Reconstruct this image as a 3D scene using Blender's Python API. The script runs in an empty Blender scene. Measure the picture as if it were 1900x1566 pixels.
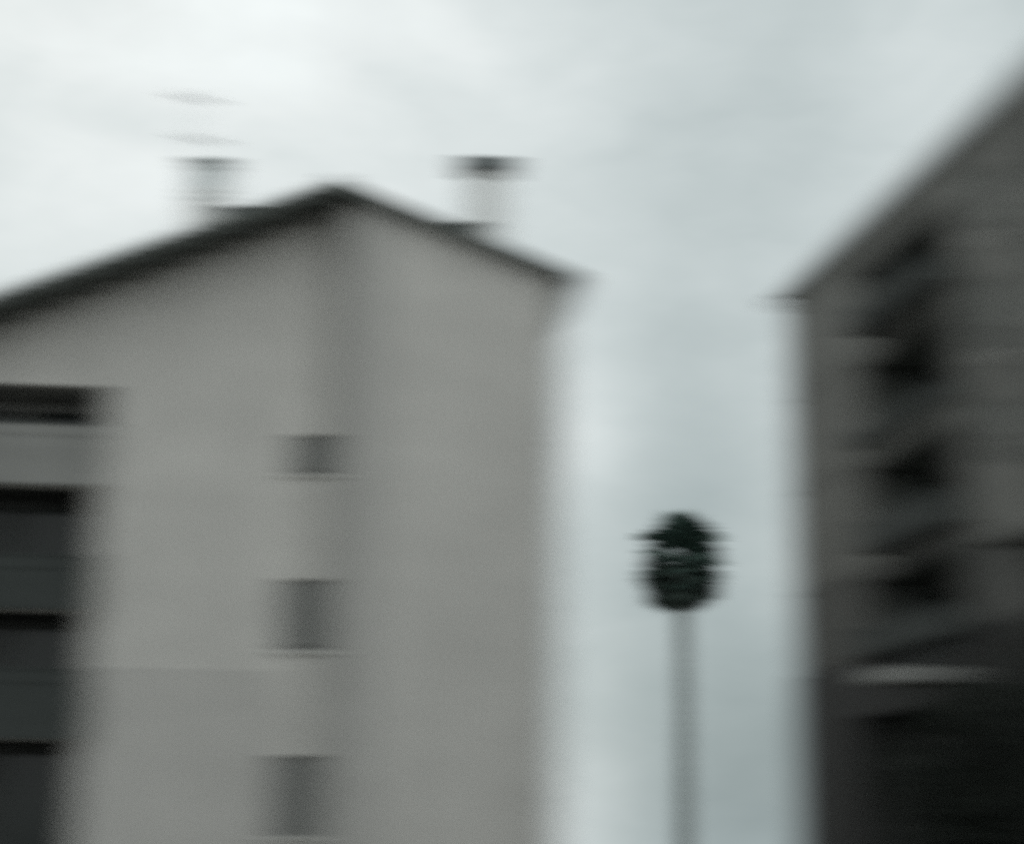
import bpy, bmesh, math, random
from mathutils import Vector, Matrix, Euler
R = math.radians
sc = bpy.context.scene

# ---------------------------------------------------------------- camera
cam = bpy.data.cameras.new('camera'); cam.lens = 60.6; cam.sensor_width = 36
cam.clip_start = 0.1; cam.clip_end = 3000
camo = bpy.data.objects.new('camera', cam); sc.collection.objects.link(camo); sc.camera = camo
PITCH, ROLL = R(14.2), R(0.8)
fw = Vector((0, math.cos(PITCH), math.sin(PITCH))); r0 = Vector((1, 0, 0)); u0 = r0.cross(fw)
rv = r0*math.cos(ROLL) + u0*math.sin(ROLL); uv = -r0*math.sin(ROLL) + u0*math.cos(ROLL)
camo.matrix_world = Matrix(((rv.x, uv.x, -fw.x, 0), (rv.y, uv.y, -fw.y, 0), (rv.z, uv.z, -fw.z, 1.7), (0, 0, 0, 1)))
# the lens: focus far behind the street, very wide anamorphic aperture
cam.dof.use_dof = True
cam.dof.focus_distance = 200
cam.dof.aperture_fstop = 0.27
cam.dof.aperture_ratio = 0.093
cam.dof.aperture_blades = 4
cam.dof.aperture_rotation = R(25)

# ---------------------------------------------------------------- world, sun, exposure
sc.cycles.use_denoising = False     # real sensors leave a little grain
sc.view_settings.view_transform = 'Standard'; sc.view_settings.look = 'None'
sc.view_settings.exposure = 0; sc.view_settings.gamma = 1
w = bpy.data.worlds.new('World'); sc.world = w; w.use_nodes = True
nt = w.node_tree; N = nt.nodes; L = nt.links; N.clear()
def wn(t, **k):
    n = N.new(t)
    for a, b in k.items(): setattr(n, a, b)
    return n
def math_(op, a, b=None, c=None, clamp=False):
    n = wn('ShaderNodeMath', operation=op, use_clamp=clamp)
    for i, v in enumerate((a, b, c)):
        if v is None: continue
        if isinstance(v, (int, float)): n.inputs[i].default_value = v
        else: L.new(v, n.inputs[i])
    return n.outputs[0]
SUN_EL, SUN_AZ = R(42), R(-28)      # azimuth from +Y, negative = left
sky = wn('ShaderNodeTexSky', sky_type='NISHITA', sun_disc=False, sun_elevation=SUN_EL, sun_rotation=SUN_AZ, air_density=1.5, dust_density=3)
tc = wn('ShaderNodeTexCoord'); gen = tc.outputs['Generated']
def lobe(px, py, k):                # a soft mass of cloud round one compass direction
    d = (fw*3200 + rv*(px-950) - uv*(py-783)).normalized()
    v = wn('ShaderNodeVectorMath', operation='DOT_PRODUCT'); L.new(gen, v.inputs[0]); v.inputs[1].default_value = d
    return math_('EXPONENT', math_('DIVIDE', math_('SUBTRACT', v.outputs['Value'], 1.0), k*.47))
def noise(scale, detail, sc_=(1, 1, 1), rough=.5):
    m = wn('ShaderNodeMapping'); m.inputs['Scale'].default_value = sc_; L.new(gen, m.inputs[0])
    n = wn('ShaderNodeTexNoise'); n.inputs['Scale'].default_value = scale; n.inputs['Detail'].default_value = detail
    n.inputs['Roughness'].default_value = rough; n.inputs['Distortion'].default_value = .4
    L.new(m.outputs[0], n.inputs['Vector']); return n.outputs['Fac']
lum = math_('MULTIPLY_ADD', lobe(150, -50, .07), .18, .645)
lum = math_('MULTIPLY_ADD', lobe(1430, 1430, .013), -.27, lum)
lum = math_('MULTIPLY_ADD', lobe(1250, 880, .004), -.15, lum)
lum = math_('MULTIPLY_ADD', lobe(1080, 820, .0012), .10, lum)
lum = math_('MULTIPLY_ADD', lobe(700, 60, .012), .05, lum)
lum = math_('MULTIPLY_ADD', lobe(1800, 100, .004), .07, lum)
lum = math_('MULTIPLY_ADD', lobe(1060, 1460, .0022), .14, lum)
lum = math_('MULTIPLY_ADD', lobe(1380, 120, .005), -.07, lum)
lum = math_('MULTIPLY_ADD', lobe(0, 420, .010), -.05, lum)
n1 = noise(3.8, 3, (1, 1, 1.6)); n2 = noise(9.5, 3, (1, 1, 1.8), .45)
var = math_('MULTIPLY_ADD', math_('SUBTRACT', n1, .5), .50, 1.0)
var = math_('MULTIPLY_ADD', math_('SUBTRACT', n2, .5), .26, var)
var = math_('MULTIPLY_ADD', math_('SUBTRACT', noise(20, 4, (1, 1, 2.0), .55), .5), .14, var)
lum = math_('MULTIPLY_ADD', lobe(1270, 600, .0025), -.07, lum)
lum = math_('MULTIPLY', lum, var)
bk = wn('ShaderNodeVectorMath', operation='DOT_PRODUCT'); L.new(gen, bk.inputs[0]); bk.inputs[1].default_value = (0, -.8, .6)
lum = math_('MULTIPLY_ADD', math_('MAXIMUM', bk.outputs['Value'], 0), .30, lum)
lum = math_('MAXIMUM', lum, .15)
ramp = wn('ShaderNodeValToRGB'); L.new(lum, ramp.inputs[0])
e = ramp.color_ramp.elements
e[0].position = .25; e[0].color = (.80, 1.0, 1.03, 1)
e[1].position = .85; e[1].color = (.94, 1.0, .997, 1)
m = e = ramp.color_ramp.elements.new(.55); m.color = (.875, .995, 1.0, 1)
vm = wn('ShaderNodeVectorMath', operation='SCALE'); L.new(ramp.outputs[0], vm.inputs[0]); L.new(math_('MULTIPLY', lum, 10.0), vm.inputs['Scale'])
mx = wn('ShaderNodeMix', data_type='RGBA'); mx.inputs[0].default_value = .97
L.new(sky.outputs[0], mx.inputs[6]); L.new(vm.outputs[0], mx.inputs[7])
# the sky behind the camera is the brighter half
bg = wn('ShaderNodeBackground'); bg.inputs['Strength'].default_value = .1
L.new(mx.outputs[2], bg.inputs[0]); out = wn('ShaderNodeOutputWorld'); L.new(bg.outputs[0], out.inputs[0])
sl = bpy.data.lights.new('sun', 'SUN'); sl.energy = .5; sl.angle = R(25); sl.color = (1, .97, .93)
so = bpy.data.objects.new('sun', sl); sc.collection.objects.link(so)
sd = Vector((math.sin(SUN_AZ)*math.cos(SUN_EL), math.cos(SUN_AZ)*math.cos(SUN_EL), math.sin(SUN_EL)))
so.rotation_euler = sd.to_track_quat('Z', 'Y').to_euler()

# ---------------------------------------------------------------- materials
def mat(name, col, rough=.8, var=.12, scale=3, bump=0, bscale=40, metal=0, stain=0, spec=.4, squash=(1, 1, 1)):
    m = bpy.data.materials.new(name); m.use_nodes = True; t = m.node_tree; n = t.nodes; l = t.links
    b = n['Principled BSDF']; b.inputs['Roughness'].default_value = rough; b.inputs['Metallic'].default_value = metal
    b.inputs['Specular IOR Level'].default_value = spec
    c = n.new('ShaderNodeTexCoord'); mp = n.new('ShaderNodeMapping'); l.new(c.outputs['Object'], mp.inputs[0]); mp.inputs['Scale'].default_value = squash
    a = n.new('ShaderNodeTexNoise'); a.inputs['Scale'].default_value = scale; a.inputs['Detail'].default_value = 6; l.new(mp.outputs[0], a.inputs['Vector'])
    r = n.new('ShaderNodeValToRGB'); l.new(a.outputs['Fac'], r.inputs[0])
    r.color_ramp.elements[0].position = .3; r.color_ramp.elements[1].position = .7
    r.color_ramp.elements[0].color = tuple(x*(1-var) for x in col)+(1,); r.color_ramp.elements[1].color = tuple(min(1, x*(1+var)) for x in col)+(1,)
    o = r.outputs[0]
    if stain:
        mp2 = n.new('ShaderNodeMapping'); l.new(c.outputs['Object'], mp2.inputs[0]); mp2.inputs['Scale'].default_value = (1.3, 1.3, .22)
        a2 = n.new('ShaderNodeTexNoise'); a2.inputs['Scale'].default_value = 1.1; a2.inputs['Detail'].default_value = 5; l.new(mp2.outputs[0], a2.inputs['Vector'])
        r2 = n.new('ShaderNodeValToRGB'); l.new(a2.outputs['Fac'], r2.inputs[0])
        r2.color_ramp.elements[0].position = .35; r2.color_ramp.elements[0].color = (1-stain,)*3+(1,)
        r2.color_ramp.elements[1].position = .6; r2.color_ramp.elements[1].color = (1, 1, 1, 1)
        q = n.new('ShaderNodeMix'); q.data_type = 'RGBA'; q.blend_type = 'MULTIPLY'; q.inputs[0].default_value = 1
        l.new(o, q.inputs[6]); l.new(r2.outputs[0], q.inputs[7]); o = q.outputs[2]
    l.new(o, b.inputs['Base Color'])
    if bump:
        a3 = n.new('ShaderNodeTexNoise'); a3.inputs['Scale'].default_value = bscale; a3.inputs['Detail'].default_value = 4; l.new(c.outputs['Object'], a3.inputs['Vector'])
        bp = n.new('ShaderNodeBump'); bp.inputs['Strength'].default_value = bump; bp.inputs['Distance'].default_value = .02
        l.new(a3.outputs['Fac'], bp.inputs['Height']); l.new(bp.outputs[0], b.inputs['Normal'])
    return m
M = dict(
    plaster=mat('pale_plaster', (.66, .642, .605), .9, .06, .9, .3, 60, stain=.11),
    band=mat('grey_plaster', (.495, .485, .46), .9, .06, 1, .3, 60, stain=.06),
    shadecoat=mat('shaded_plaster', (.575, .56, .53), .9, .06, .9, .3, 60, stain=.07),  # plaster darkened to stand for shade low on the wall
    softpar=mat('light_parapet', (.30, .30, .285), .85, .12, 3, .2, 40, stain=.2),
    roof=mat('dark_roof_tile', (.11, .122, .114), .8, .25, 5, .5, 20),
    soffit=mat('dark_soffit_wood', (.12, .13, .12), .8, .2, 6, .2, 20, squash=(1, 8, 1)),
    frame=mat('grey_painted_frame', (.45, .45, .43), .5, .05, 8),
    sill=mat('stone_sill', (.55, .54, .51), .8, .1, 8),
    shutter=mat('slatted_shutter', (.15, .155, .148), .6, .1, 4),
    glass=mat('dark_glass', (.018, .024, .022), .12, .1, 2, spec=.3),
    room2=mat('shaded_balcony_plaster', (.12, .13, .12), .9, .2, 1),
    brown2=mat('darker_render', (.125, .125, .117), .9, .12, 1.2, .3, 50, stain=.28),  # lower storey, a darker tone than the storeys above
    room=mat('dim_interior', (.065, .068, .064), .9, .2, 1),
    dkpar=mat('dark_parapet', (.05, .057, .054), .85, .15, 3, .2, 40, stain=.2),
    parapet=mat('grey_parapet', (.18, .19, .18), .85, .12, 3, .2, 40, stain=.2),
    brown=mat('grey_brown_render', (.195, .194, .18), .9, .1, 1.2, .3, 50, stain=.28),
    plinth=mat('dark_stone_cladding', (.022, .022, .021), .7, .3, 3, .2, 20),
    pale=mat('pale_painted_metal', (.30, .30, .285), .5, .06, 4),
    louv=mat('pale_louvre', (.72, .76, .76), .6, .1, 6),
    chim=mat('white_chimney_render', (.84, .84, .82), .9, .06, 4, .3, 40, stain=.1),
    cap=mat('dark_metal_cap', (.10, .115, .115), .5, .2, 8, metal=.3),
    alu=mat('dull_aluminium', (.30, .32, .32), .4, .1, 10, metal=.6),
    zinc=mat('zinc_pipe', (.22, .23, .23), .5, .15, 6, metal=.4),
    leaf=mat('palm_leaf', (.075, .125, .105), .6, .35, 4),
    dry=mat('dry_palm_leaf', (.06, .085, .072), .85, .35, 4),
    ptrunk=mat('palm_bark', (.35, .385, .38), .95, .3, 6, .8, 14, squash=(1, 1, 4)),
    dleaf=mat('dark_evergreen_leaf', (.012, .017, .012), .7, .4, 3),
    bark=mat('dark_bark', (.05, .042, .035), .95, .3, 6, .8, 14, squash=(1, 1, .3)),
    ground=mat('bare_ground', (.09, .088, .08), .95, .3, .6, .3, 8),
    asphalt=mat('asphalt', (.05, .05, .052), .9, .25, 1.5, .3, 80),
    pave=mat('paving', (.12, .118, .11), .9, .15, 2, .2, 30),
    kerb=mat('kerb_stone', (.28, .275, .26), .85, .12, 5),
    paint=mat('road_paint', (.6, .6, .58), .7, .15, 6),
)

# ---------------------------------------------------------------- helpers
def link(o, parent=None):
    sc.collection.objects.link(o)
    if parent: o.parent = parent
    return o
def box(bm, x0, x1, y0, y1, z0, z1):
    vs = [bm.verts.new((x, y, z)) for z in (z0, z1) for x, y in ((x0, y0), (x1, y0), (x1, y1), (x0, y1))]
    for f in ((3, 2, 1, 0), (4, 5, 6, 7), (0, 1, 5, 4), (1, 2, 6, 5), (2, 3, 7, 6), (3, 0, 4, 7)):
        bm.faces.new([vs[i] for i in f])
def prism(bm, poly, y0, y1):           # outline in x,z extruded along y
    a = [bm.verts.new((x, y0, z)) for x, z in poly]; b = [bm.verts.new((x, y1, z)) for x, z in poly]
    n = len(poly); bm.faces.new(a); bm.faces.new(b[::-1])
    for i in range(n): bm.faces.new([a[i], b[i], b[(i+1) % n], a[(i+1) % n]])
def tube(bm, p, q, r1, r2=None, seg=10):
    p, q = Vector(p), Vector(q); r2 = r1 if r2 is None else r2
    d = (q-p).normalized(); x = d.orthogonal().normalized(); y = d.cross(x)
    A = [bm.verts.new(p+(x*math.cos(t)+y*math.sin(t))*r1) for t in [2*math.pi*i/seg for i in range(seg)]]
    B = [bm.verts.new(q+(x*math.cos(t)+y*math.sin(t))*r2) for t in [2*math.pi*i/seg for i in range(seg)]]
    for i in range(seg): bm.faces.new([A[i], A[(i+1) % seg], B[(i+1) % seg], B[i]])
    bm.faces.new(A[::-1]); bm.faces.new(B)
def obj(name, bm, m, parent=None, bevel=0, smooth=False):
    me = bpy.data.meshes.new(name); bmesh.ops.recalc_face_normals(bm, faces=bm.faces) if not getattr(bm, 'raw', False) else None
    bm.to_mesh(me); bm.free(); me.materials.append(M[m])
    if smooth:
        for p in me.polygons: p.use_smooth = True
    o = bpy.data.objects.new(name, me); link(o, parent)
    if bevel:
        b = o.modifiers.new('bevel', 'BEVEL'); b.width = bevel; b.segments = 2; b.limit_method = 'ANGLE'
    return o
def wall_bm(bm, outline, holes, y0, y1):  # upright wall (x,z outline) with openings, real thickness
    cu = bpy.data.curves.new('t', 'CURVE'); cu.dimensions = '2D'; cu.fill_mode = 'BOTH'; cu.extrude = (y1-y0)/2
    for poly in [outline]+[[(a, c), (b, c), (b, d), (a, d)] for a, b, c, d in holes]:
        s = cu.splines.new('POLY'); s.points.add(len(poly)-1); s.use_cyclic_u = True
        for p, (x, z) in zip(s.points, poly): p.co = (x, z, 0, 1)
    o = bpy.data.objects.new('t', cu); sc.collection.objects.link(o)
    dg = bpy.context.evaluated_depsgraph_get(); me = bpy.data.meshes.new_from_object(o.evaluated_get(dg))
    me.transform(Matrix.Translation((0, (y0+y1)/2, 0)) @ Matrix(((1, 0, 0, 0), (0, 0, -1, 0), (0, 1, 0, 0), (0, 0, 0, 1))))
    bm.from_mesh(me); bpy.data.objects.remove(o); bpy.data.curves.remove(cu); bpy.data.meshes.remove(me)
def thing(name, label, cat, loc=(0, 0, 0), rz=0, group=None):
    o = bpy.data.objects.new(name, None); o.location = loc; o.rotation_euler = (0, 0, rz); link(o)
    o['label'] = label; o['category'] = cat
    if group: o['group'] = group
    return o
def struct(name, bm, m):
    o = obj(name, bm, m); o['kind'] = 'structure'; return o

# ---------------------------------------------------------------- ground and street
bm = bmesh.new(); box(bm, -900, 900, -900, 900, -.6, -.05); struct('ground', bm, 'ground')
bm = bmesh.new(); box(bm, -200, 200, 4, 13, -.3, 0); box(bm, -3.2, 200, 13, 13.01, -.3, 0); struct('road', bm, 'asphalt')
bm = bmesh.new(); box(bm, -200, 200, 13.2, 26, -.3, .12); struct('pavement', bm, 'pave')
bm = bmesh.new(); box(bm, -200, 200, -1, 3.8, -.3, .12); struct('near_pavement', bm, 'pave')
bm = bmesh.new(); box(bm, -200, 200, 13.01, 13.2, -.3, .13); box(bm, -200, 200, 3.8, 4, -.3, .13); struct('kerb', bm, 'kerb')
bm = bmesh.new()
for i in range(-30, 30): box(bm, i*4, i*4+2, 8.45, 8.57, 0, .004)
struct('road_marking', bm, 'paint')

# ---------------------------------------------------------------- windows
def window(parent, u0, u1, z0, z1, y, shutter=.35, rail=True, m='shutter', sill=True, fm='frame'):
    """recessed window whose wall face is at y"""
    f = .05; d0, d1 = y+.12, y+.19
    bm = bmesh.new()
    box(bm, u0, u0+f, d0, d1, z0, z1); box(bm, u1-f, u1, d0, d1, z0, z1)
    box(bm, u0+f, u1-f, d0, d1, z0, z0+f); box(bm, u0+f, u1-f, d0, d1, z1-f, z1)
    mid = (u0+u1)/2; box(bm, mid-.025, mid+.025, d0-.004, d1, z0+f, z1-f)
    if rail: zc = z0+.52*(z1-z0); box(bm, u0+f, mid-.025, d0, d1, zc-.03, zc+.03); box(bm, mid+.025, u1-f, d0, d1, zc-.03, zc+.03)
    wdw = obj('window', bm, fm, parent)
    bm = bmesh.new(); box(bm, u0+.01, u1-.01, d0+.03, d0+.045, z0+.01, z1-.01); obj('pane', bm, 'glass', wdw)
    if shutter:
        zb = z1-shutter*(z1-z0); bm = bmesh.new(); n = max(2, int((z1-zb)/.055))
        for i in range(n):
            a = zb+(z1-zb)*i/n; b = zb+(z1-zb)*(i+1)/n
            prism_x(bm, u0+.015, u1-.015, [(y+.07, a), (y+.095, a), (y+.095, b), (y+.085, b)])
        obj('shutter', bm, m, wdw)
    if sill:
        bm = bmesh.new(); box(bm, u0-.09, u1+.09, y-.09, y+.118, z0-.075, z0-.003); obj('sill', bm, 'sill', wdw, .008)
    return wdw
def prism_x(bm, x0, x1, poly):
    a = [bm.verts.new((x0, y, z)) for y, z in poly]; b = [bm.verts.new((x1, y, z)) for y, z in poly]; n = len(poly)
    bm.faces.new(a[::-1]); bm.faces.new(b)
    for i in range(n): bm.faces.new([a[i], a[(i+1) % n], b[(i+1) % n], b[i]])
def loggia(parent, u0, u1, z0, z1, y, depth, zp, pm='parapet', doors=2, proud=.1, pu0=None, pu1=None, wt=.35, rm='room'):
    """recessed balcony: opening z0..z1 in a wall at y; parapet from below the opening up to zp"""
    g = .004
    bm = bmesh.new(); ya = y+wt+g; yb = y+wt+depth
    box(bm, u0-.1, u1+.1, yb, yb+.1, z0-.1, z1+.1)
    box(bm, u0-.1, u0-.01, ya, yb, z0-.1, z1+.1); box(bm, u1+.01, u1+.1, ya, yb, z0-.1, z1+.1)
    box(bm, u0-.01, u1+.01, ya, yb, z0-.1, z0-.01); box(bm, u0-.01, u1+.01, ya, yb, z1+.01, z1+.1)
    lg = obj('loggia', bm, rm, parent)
    wd = (u1-u0)/doors
    for i in range(doors):
        a = u0+wd*i+.25; b = u0+wd*(i+1)-.25; bm = bmesh.new(); top = z1-.25
        box(bm, a, a+.07, yb-.07, yb-.004, z0, top); box(bm, b-.07, b, yb-.07, yb-.004, z0, top)
        box(bm, a+.07, b-.07, yb-.07, yb-.004, top-.07, top)
        c = (a+b)/2; box(bm, c-.04, c+.04, yb-.066, yb-.004, z0, top-.07)
        box(bm, a+.07, c-.04, yb-.03, yb-.004, z0, top-.07); box(bm, c+.04, b-.07, yb-.03, yb-.004, z0, top-.07)
        obj('glass_door', bm, 'glass', lg)
    if zp:
        bm = bmesh.new(); p0 = u0 if pu0 is None else pu0; p1 = u1 if pu1 is None else pu1
        box(bm, p0, p1, y-proud, y-.003, z0-.25, zp)
        obj('parapet', bm, pm, lg, .01)
        bm = bmesh.new(); box(bm, p0-.03, p1+.03, y-proud-.03, y+.03, zp+.003, zp+.05) if False else box(bm, p0-.02, p1+.02, y-proud-.02, y-.003, zp+.003, zp+.05)
        obj('coping', bm, 'dkpar', lg)
    return lg

# ================================================================ LEFT BUILDING (pale gable)
PHI = R(5); OX, OY = 1.04, 39.0
b1 = thing('apartment_building', 'pale plastered gabled apartment building with dark roof edge and balconies at its left end', 'building', (OX, OY, 0), PHI)
AX, AZ = -5.29, 17.21
def zr(u): return AZ-(.368*(u-AX) if u > AX else -.414*(u-AX)) if u > AX else AZ-.414*(AX-u)
TH = .16; DEEP = 12.0; UL = -15.6
def under(u): return zr(u)-TH-.006
wins = [(-6.1, -5.08, 10.35, 11.3), (-6.2, -5.1, 6.22, 7.87), (-6.25, -5.12, 2.1, 3.87)]
logs = [(-15.2, -10.45, 11.3, 12.3), (-15.2, -10.5, 8.18, 9.88), (-15.2, -10.5, 5.6, 7.0), (-15.2, -10.45, 1.7, 4.11)]
bm = bmesh.new()
wall_bm(bm, [(-4.95, -.3), (0, -.3), (0, under(0)), (-4.95, under(-4.95))], [], 0, .35)
wall_bm(bm, [(UL, -.3), (-4.95, -.3), (-4.95, under(-4.95)), (AX, AZ-TH-.006), (UL, under(UL))], wins+logs, 1.0, 1.35)
box(bm, -4.95, -4.6, .352, 1.35, -.3, under(-4.95)-.15)                 # return of the step
box(bm, -.35, 0, .352, DEEP, -.3, under(0)-.1)
prism(bm, [(UL, -.3), (0, -.3), (0, under(0)), (AX, AZ-TH-.006), (UL, under(UL))], DEEP+.003, DEEP+.3)
box(bm, UL, UL+.35, 1.353, DEEP, -.3, under(UL)-.1)
obj('wall', bm, 'plaster', b1)
# roof: two slabs
bm = bmesh.new(); E0 = -.32
prism(bm, [(AX, AZ), (.44, zr(.44)), (.44, zr(.44)-TH), (AX, AZ-TH)], E0, DEEP+.6)
prism(bm, [(AX, AZ), (AX, AZ-TH), (-16.3, zr(-16.3)-TH), (-16.3, zr(-16.3))], E0, DEEP+.6)
rf = obj('roof', bm, 'roof', b1)
bm = bmesh.new()                                                         # tiles course on top, small steps
for s, uend in ((1, .5), (-1, -16.35)):
    n = 26
    for i in range(n):
        a = AX+(uend-AX)*i/n; b = AX+(uend-AX)*(i+1)/n
        lo, hi = sorted((a, b))
        prism(bm, [(lo, zr(lo)+.005), (hi, zr(hi)+.005), (hi, zr(hi)+(.03 if s < 0 else .07)), (lo, zr(lo)+(.07 if s < 0 else .03))], E0-.03, DEEP+.63)
obj('tile_course', bm, 'roof', rf)
bm = bmesh.new()                                                         # ridge
for i in range(34): tube(bm, (AX, E0-.05+i*.38, AZ+.045), (AX, E0-.05+i*.38+.40, AZ+.055), .12, .105, 10)
obj('ridge_cap', bm, 'roof', rf)
bm = bmesh.new()                                                         # verge boards
prism(bm, [(AX, AZ-.01), (.43, zr(.43)-.01), (.43, zr(.43)-TH-.05), (AX, AZ-TH-.05)], E0-.035, E0-.003)
prism(bm, [(AX, AZ-.01), (AX, AZ-TH-.05), (-16.3, zr(-16.3)-TH-.05), (-16.3, zr(-16.3)-.01)], E0-.035, E0-.003)
obj('verge_board', bm, 'soffit', rf)
u = -15.5
while u < -6:                                                            # purlin ends under the deep left overhang
    bm = bmesh.new(); box(bm, u-.07, u+.07, E0+.02, .995, zr(u)-TH-.22, zr(u)-TH-.01-.47*.07); obj('purlin', bm, 'soffit', rf); u += .95
bm = bmesh.new()                                                         # boxed eave at the right
prism(bm, [(.004, zr(.1)-TH-.02), (.40, zr(.40)-TH-.01), (.40, zr(.4)-TH-.2), (.004, zr(.4)-TH-1.0)], -.02, DEEP)
obj('eave_box', bm, 'parapet', rf)
bm = bmesh.new(); n = 10; r = .075
for i in range(n):
    t0, t1 = math.pi+math.pi*i/n, math.pi+math.pi*(i+1)/n
    c = (.53, zr(.44)-.02)
    prism(bm, [(c[0]+r*math.cos(t0), c[1]+r*math.sin(t0)), (c[0]+r*math.cos(t1), c[1]+r*math.sin(t1)), (c[0]+(r-.012)*math.cos(t1), c[1]+(r-.012)*math.sin(t1)), (c[0]+(r-.012)*math.cos(t0), c[1]+(r-.012)*math.sin(t0))], E0, DEEP+.6)
bmesh.ops.remove_doubles(bm, verts=bm.verts, dist=.0005)
obj('gutter', bm, 'zinc', rf)
bm = bmesh.new(); tube(bm, (.53, .25, zr(.44)-.09), (.07, .2, 14.2), .045); tube(bm, (.07, .2, 14.22), (.07, .2, .2), .045)
dp = obj('downpipe', bm, 'zinc', b1, smooth=True)
for z in (11.1, 7.25, 3.0):
    bm = bmesh.new(); box(bm, .004, .13, .14, .26, z-.03, z+.03); obj('bracket', bm, 'cap', dp)
for i, (a, b, c, d) in enumerate(wins): window(b1, a, b, c, d, 1.0, (.85, .9, 1.0)[i], i != 0)
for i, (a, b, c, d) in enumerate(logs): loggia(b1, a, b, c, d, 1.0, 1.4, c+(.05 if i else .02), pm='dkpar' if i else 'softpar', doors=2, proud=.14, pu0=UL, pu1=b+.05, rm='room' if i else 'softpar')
# dark rows of parapet below each opening (solid balcony fronts)
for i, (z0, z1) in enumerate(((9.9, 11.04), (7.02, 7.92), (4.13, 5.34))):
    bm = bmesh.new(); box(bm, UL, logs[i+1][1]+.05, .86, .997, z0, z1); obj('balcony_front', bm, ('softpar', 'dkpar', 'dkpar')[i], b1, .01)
# darker plaster band on both faces of the step
bm = bmesh.new(); box(bm, -4.947, -4.0, -.04, -.003, .2, 16.6); obj('plaster_band', bm, 'band', b1, .01)
bm = bmesh.new(); za = .2
for (a, b, c, d) in sorted(wins, key=lambda w: w[2]):
    box(bm, -5.62, -4.953, .965, .997, za, c-.1); box(bm, b+.11, -4.953, .965, .997, c-.097, d+.027); za = d+.03
box(bm, -5.62, -4.953, .965, .997, za, 16.75); obj('plaster_band', bm, 'band', b1)
bm = bmesh.new(); box(bm, -10.5, -6.2, .982, .997, .1, 5.78); obj('plaster_shade_coat', bm, 'shadecoat', b1)  # darker dado coat; also carries the wall's downward shading in its colour
# small roof-edge vents
for u in (-2.1, -7.8):
    bm = bmesh.new(); zz = zr(u); box(bm, u-.3, u+.3, -.2, .4, zz-.1, zz+.26); box(bm, u-.36, u+.36, -.26, .46, zz+.263, zz+.31); obj('roof_vent', bm, 'cap', rf, .01)

# chimneys (parts of the building)
def chimney(u, y, hw, z1, kind):
    zb = zr(u)-.3; bm = bmesh.new(); box(bm, u-hw, u+hw, y-.3, y+.3, zb, z1)
    c = obj('chimney', bm, 'chim', rf, .015)
    bm = bmesh.new(); s = .385 if u > AX else -.47
    box(bm, u-hw-.05, u+hw+.05, y-.35, y+.35, zb, zr(u)+.38); obj('flashing', bm, 'softpar', c)
    if kind == 0:
        bm = bmesh.new(); box(bm, u-hw-.26, u+hw+.26, y-.46, y+.46, z1+.003, z1+.28); obj('chimney_cap', bm, 'cap', c, .02)
        bm = bmesh.new(); box(bm, u-hw-.02, u+hw+.02, y-.32, y+.32, z1+.283, z1+.31)
        obj('cowl', bm, 'cap', c)
    else:
        bm = bmesh.new(); box(bm, u-hw-.05, u+hw+.05, y-.35, y+.35, z1+.003, z1+.09); obj('chimney_cap', bm, 'louv', c, .01)
        for q in (.62, .8): bm = bmesh.new(); box(bm, u-hw-.03, u+hw+.03, y-.33, y+.33, z1-q, z1-q+.055); obj('collar', bm, 'louv', c, .01)
        bm = bmesh.new(); box(bm, u-hw-.008, u+hw+.008, y-.308, y+.308, z1-.5, z1-.003); obj('louvre_band', bm, 'louv', c)
        bm = bmesh.new()
        for sx in (-1, 1):
            for sy in (-1, 1): box(bm, u+sx*(hw-.08)-.03, u+sx*(hw-.08)+.03, y+sy*.22-.03, y+sy*.22+.03, z1+.093, z1+.2)
        box(bm, u-hw-.1, u+hw+.1, y-.4, y+.4, z1+.203, z1+.25); obj('cowl', bm, 'louv', c)
chimney(-1.62, 1.7, .42, 18.4, 0)
chimney(-8.5, 1.7, .44, 18.07, 1)
# antenna, standing on the building's roof
an = thing('television_antenna', 'thin roof antenna with two crossed booms above the left chimney', 'antenna', (OX, OY, 0), PHI)
bm = bmesh.new(); tube(bm, (-8.9, 2.12, 15.6), (-8.9, 2.12, 20.5), .022, .016, 8); obj('mast', bm, 'alu', an)
for (ua, za, ub, zb2, n) in ((-9.6, 20.32, -8.4, 20.06, 11), (-9.35, 19.2, -8.2, 18.98, 9)):
    bm = bmesh.new(); p, q = Vector((ua, 2.09, za)), Vector((ub, 2.02, zb2)); tube(bm, p, q, .014, None, 8)
    bo = obj('boom', bm, 'alu', an)
    bm = bmesh.new()
    for i in range(n):
        c = p.lerp(q, (i+.5)/n); l = .42-.02*i
        tube(bm, c+Vector((0, -l, .0)), c+Vector((0, l, .0)), .007, None, 6)
        tube(bm, c+Vector((0, 0, -.06)), c+Vector((0, 0, .06)), .012, None, 6)
    obj('element', bm, 'alu', bo)

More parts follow.
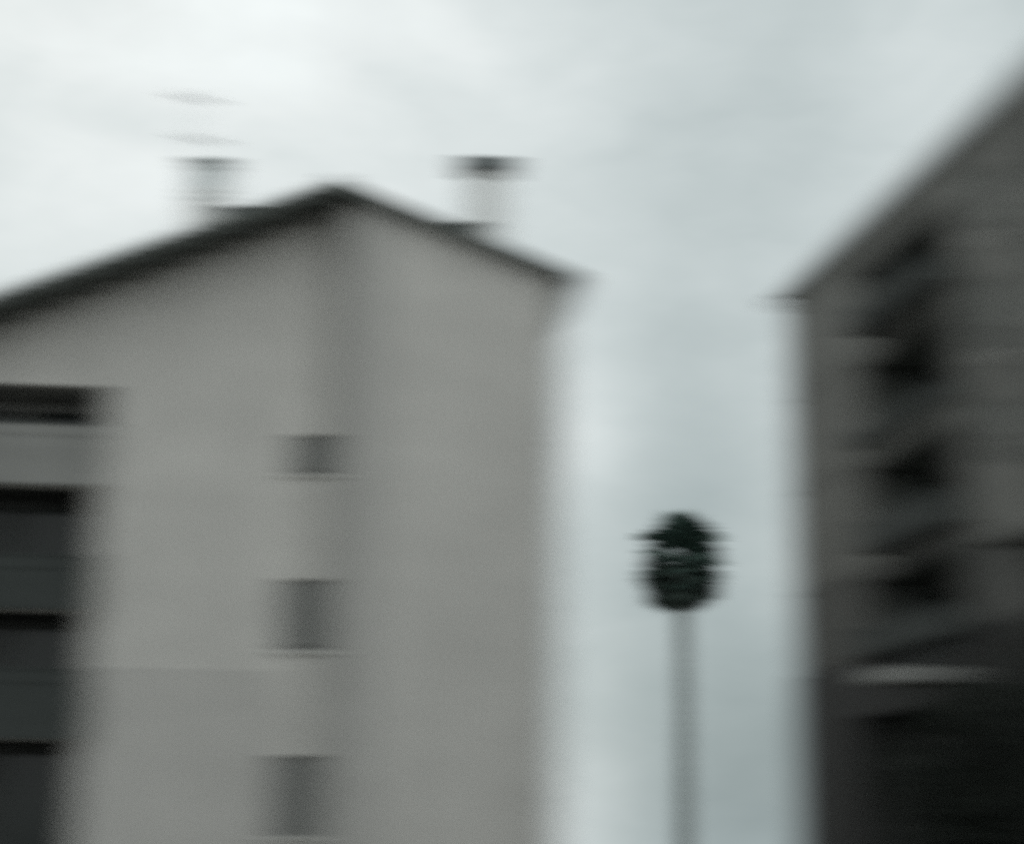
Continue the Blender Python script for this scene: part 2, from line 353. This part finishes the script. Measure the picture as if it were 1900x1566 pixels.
# ================================================================ RIGHT BUILDING
PH2 = R(-79.6)
b2 = thing('tenement_building', 'tall grey brown tenement with dark recessed balconies and flat eaves receding at the right', 'building', (7.50, 45.0, 0), PH2)
S1 = 25.0; ZT = 16.7; D2 = 11
rows = [(14.0, 15.75), (11.5, 13.35), (8.8, 10.8), (6.5, 8.1)]
holes = []; small = []
for (a, b) in rows: holes.append((4.9, 10.3, a, b))
for (a, b) in rows[:3]:
    small.append((11.6, 12.5, a+.1, b-.1)); small.append((14.2, 15.2, a+.1, b-.1))
    holes.append((17.0, 20.6, a, b)); small.append((22.5, 23.5, a+.1, b-.1))
arc = [(4.2, 8.6, -.1, 5.0), (9.2, 13.6, -.1, 5.0), (14.2, 18.6, -.1, 5.0), (19.2, 23.6, -.1, 5.0)]
bm = bmesh.new()
up = [h for h in holes if h[2] > 8.5 ]+[h for h in small if h[2] > 8.5]; low = [h for h in holes+small if h[2] < 8.5]
wall_bm(bm, [(0, 8.5), (S1, 8.5), (S1, ZT), (0, ZT)], up, 0, .35)
box(bm, 0, .35, .353, D2, -.3, ZT); box(bm, S1-.35, S1, .353, D2, -.3, ZT); box(bm, .0, S1, D2+.003, D2+.3, -.3, ZT)
obj('wall', bm, 'brown', b2)
bm = bmesh.new(); wall_bm(bm, [(0, 6.36), (S1, 6.36), (S1, 8.497), (0, 8.497)], low, 0, .35); obj('wall', bm, 'brown2', b2)['label'] = 'darker lower storey wall'
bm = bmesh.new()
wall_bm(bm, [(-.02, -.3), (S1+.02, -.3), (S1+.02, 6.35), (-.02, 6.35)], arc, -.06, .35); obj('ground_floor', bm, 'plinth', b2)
for a, b, c, d in arc:
    bm = bmesh.new(); box(bm, a-.1, b+.1, 2.4, 2.5, c, d+.1); box(bm, a-.1, a, .36, 2.397, c, d+.1); box(bm, b, b+.1, .36, 2.397, c, d+.1); box(bm, a, b, .36, 2.397, d+.01, d+.1)
    ar = obj('arcade_bay', bm, 'room', b2)
    bm = bmesh.new(); n = 5
    for k in range(n+1): x = a+.1+(b-a-.2)*k/n; box(bm, x-.03, x+.03, 2.3, 2.39, 0, 3.4)
    box(bm, a, b, 2.3, 2.39, 3.403, 3.5); obj('shop_front', bm, 'cap', ar)
    bm = bmesh.new(); box(bm, a+.02, b-.02, 2.35, 2.36, .1, 3.39); obj('pane', bm, 'glass', ar)
bm = bmesh.new()
box(bm, -.12, S1+.3, -.14, D2+.7, ZT+.003, ZT+.08); rf2 = obj('roof', bm, 'brown', b2, .02)
bm = bmesh.new(); box(bm, -.16, S1+.36, -.22, -.143, ZT, ZT+.07); obj('gutter', bm, 'brown', rf2, .02)
bm = bmesh.new()
for k in range(3): box(bm, -.55, .2, -.40, -.35, ZT-.02-.13*k, ZT+.01-.13*k)
rb = obj('gutter_rail', bm, 'cap', rf2)
bm = bmesh.new(); box(bm, -.05, S1+.05, -.05, -.003, ZT-.45, ZT-.003); obj('cornice', bm, 'brown', b2, .01)
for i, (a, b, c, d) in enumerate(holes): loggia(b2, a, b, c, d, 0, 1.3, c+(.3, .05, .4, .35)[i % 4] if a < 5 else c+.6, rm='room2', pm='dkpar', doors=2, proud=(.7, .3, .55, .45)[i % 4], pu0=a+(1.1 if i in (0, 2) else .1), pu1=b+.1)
for j, (a, b, c, d) in enumerate(small): window(b2, a, b, c, d, 0, (.75, .4, .2, .6, 1.0)[j % 5], True, 'parapet', fm='parapet')
for z in (13.75, 11.2, 8.5):
    bm = bmesh.new(); box(bm, .0, S1, -.035, -.003, z-.06, z+.06); obj('string_course', bm, 'brown', b2, .004)
# pale balcony further along, pale canopy over the arcade
bm = bmesh.new(); box(bm, 13.2, 15.6, -.95, -.853, 7.5, 8.9); box(bm, 13.0, 13.1, -.85, -.04, 7.5, 8.9); box(bm, 15.5, 15.6, -.85, -.04, 7.5, 8.9); box(bm, 13.1, 15.5, -.85, -.04, 7.5, 7.6); obj('balcony_front', bm, 'brown', b2, .01)
bm = bmesh.new(); box(bm, 9.4, 10.7, -1.9, -.07, 5.2, 5.5); cn = obj('canopy', bm, 'pale', b2, .02)
bm = bmesh.new()
bm.free()
for s in (9.6, 10.5):
    bm = bmesh.new(); tube(bm, (s, -1.3, 5.5), (s, -.08, 6.2), .02, None, 8); obj('stay_rod', bm, 'cap', cn)

# ================================================================ PALM
PX, PY = 6.64, 66.0
pt = thing('palm_tree', 'slim tall fan palm with round dark crown standing alone between the two buildings', 'tree', (PX, PY, 0))
random.seed(4)
bm = bmesh.new(); prev = None; seg = 14; H = 12.2; n = 60
for i in range(n+1):
    t = i/n; z = H*t; r = .35-.06*t+.08*math.exp(-t*14)+(.012 if i % 2 else 0)
    cx, cy = .10*math.sin(t*2.2)-.08*t, 0
    ring = [bm.verts.new((cx+r*math.cos(2*math.pi*k/seg), cy+r*math.sin(2*math.pi*k/seg), z)) for k in range(seg)]
    if prev:
        for k in range(seg): bm.faces.new([prev[k], prev[(k+1) % seg], ring[(k+1) % seg], ring[k]])
    prev = ring
bm.faces.new(prev)
obj('trunk', bm, 'ptrunk', pt, smooth=True)
def fan(bm, base, d, pet, rad, droop, blades=22, spread=2.5):
    """one fan leaf: petiole then narrow pleated blades"""
    d = d.normalized(); up = Vector((0, 0, 1)); side = d.cross(up)
    if side.length < .05: side = Vector((1, 0, 0))
    side.normalize(); side = Matrix.Rotation(random.uniform(-.85, .85), 3, d) @ side; nrm = side.cross(d).normalized()
    hub = base+d*pet-up*droop*pet*.25
    for s in (-.018, .018):
        v = [bm.verts.new(base+side*s), bm.verts.new(base+side*-s*.2+nrm*.02), bm.verts.new(hub+nrm*.02), bm.verts.new(hub+side*s)]; bm.faces.new(v)
    for i in range(blades):
        a = (i/(blades-1)-.5)*spread; l = rad*(.78+.22*math.cos(a))*random.uniform(.9, 1.05)
        bd = (d*math.cos(a)+side*math.sin(a)+nrm*.12*random.uniform(-1, 1)).normalized()
        wd = bd.cross(nrm).normalized()*rad*.085
        mid = hub+bd*l*.55-up*droop*l*.06; tip = hub+bd*l-up*droop*l*.33
        A, B, C_, D, E_ = hub, mid+wd, mid-wd, tip, mid+nrm*.02
        va, vb, vc, vd, ve = [bm.verts.new(x) for x in (A, B, C_, D, E_)]
        bm.faces.new([va, vb, ve]); bm.faces.new([va, ve, vc]); bm.faces.new([vb, vd, ve]); bm.faces.new([vc, ve, vd])
cz = 13.6
bm = bmesh.new()
def ray_(az, el): return Vector((math.cos(az)*math.cos(el), math.sin(az)*math.cos(el), math.sin(el)))
for i in range(72):
    f = (i/71)**.8; el = R(86-130*f)+random.uniform(-.1, .1); az = i*2.39996+random.uniform(-.2, .2)
    ln = 1.22+.24*math.sin(max(el, 0))
    fan(bm, Vector((-.05+random.uniform(-.08, .08), random.uniform(-.08, .08), cz-.1-.75*min(1, max(0, f+random.uniform(-.45, .45))))), ray_(az, el), random.uniform(.42, .62)*ln, random.uniform(.58, .72)*ln, .3+.5*f)
for az, el, z in ((R(182), R(12), 13.7), (R(176), R(6), 13.8), (R(2), R(3), 12.95), (R(10), R(20), 13.6), (R(190), R(-24), 12.95), (R(-10), R(-26), 13.0)):
    fan(bm, Vector((0, 0, z)), ray_(az, el), .85, .78, .2, 16, 1.3)
bmesh.ops.scale(bm, verts=bm.verts, vec=(1.14, 1.14, 1)); obj('crown', bm, 'leaf', pt)
bm = bmesh.new()
for i in range(110):
    az = i*2.39996; el = R(random.uniform(-80, 2)); z = 12.3+random.uniform(-.1, .75)
    d = Vector((math.cos(az)*math.cos(el), math.sin(az)*math.cos(el), math.sin(el)))
    fan(bm, Vector((-.05+.15*math.cos(az), .15*math.sin(az), z)), d, random.uniform(.36, .58), random.uniform(.58, .8), .8, 14, 1.9)
bmesh.ops.scale(bm, verts=bm.verts, vec=(1.25, 1.25, 1)); sk = obj('dead_frond_skirt', bm, 'dry', pt); sk['label'] = 'dense dark skirt of drooping dead fronds'
bm = bmesh.new()
box(bm, -.17, .1, -.13, .13, 11.9, 13.3); bmesh.ops.subdivide_edges(bm, edges=bm.edges, cuts=2)
for v in bm.verts: v.co += Vector((random.uniform(-.03, .03), random.uniform(-.03, .03), 0))
obj('leaf_base', bm, 'dry', pt)

# ================================================================ DARK TREES at the lower right
def tree(name, label, x, y, h, cr, cb, leaves, seed, lean=0):
    random.seed(seed); t = thing(name, label, 'tree', (x, y, 0), 0, 'dark trees before the tenement')
    bm = bmesh.new(); tube(bm, (0, 0, -.2), (lean*.3, 0, cb+.4), .2, .12, 12); tips = []
    tube(bm, (lean*.3, 0, cb+.4), (lean*.6, 0, h*.8), .12, .03, 10)
    for i in range(14):
        az = i*2.4; z = cb+(h*.75-cb)*i/14; ln = cr*random.uniform(.6, .9)*(1-.4*i/14)
        p = Vector((lean*.3*z/h, 0, z)); q = p+Vector((math.cos(az)*ln, math.sin(az)*ln, ln*.35)); tube(bm, p, q, .06, .015, 7)
        for j in range(3): tips.append(p.lerp(q, .5+.25*j))
    obj('trunk', bm, 'bark', t)
    bm = bmesh.new(); cl = []
    for i in range(46):
        th = random.uniform(0, 6.28); zz = random.uniform(-1, 1); rr = math.sqrt(1-zz*zz)*random.uniform(.5, 1)
        cl.append((Vector((lean*.5+rr*cr*math.cos(th), rr*cr*math.sin(th), (h+cb)/2+zz*(h-cb)/2*.92)), random.uniform(.35, .7)))
    cl += [(p, .5) for p in tips]
    for i in range(leaves):
        c, r = random.choice(cl)
        p = c+Vector([random.gauss(0, .5) for _ in range(3)])*r; s = random.uniform(.05, .1)
        rm = Euler([random.uniform(0, 6.28) for _ in range(3)]).to_matrix()
        bm.faces.new([bm.verts.new(p+rm @ Vector(v)) for v in ((-s, 0, 0), (0, -s*.5, 0), (s, 0, 0), (0, s*.5, 0))])
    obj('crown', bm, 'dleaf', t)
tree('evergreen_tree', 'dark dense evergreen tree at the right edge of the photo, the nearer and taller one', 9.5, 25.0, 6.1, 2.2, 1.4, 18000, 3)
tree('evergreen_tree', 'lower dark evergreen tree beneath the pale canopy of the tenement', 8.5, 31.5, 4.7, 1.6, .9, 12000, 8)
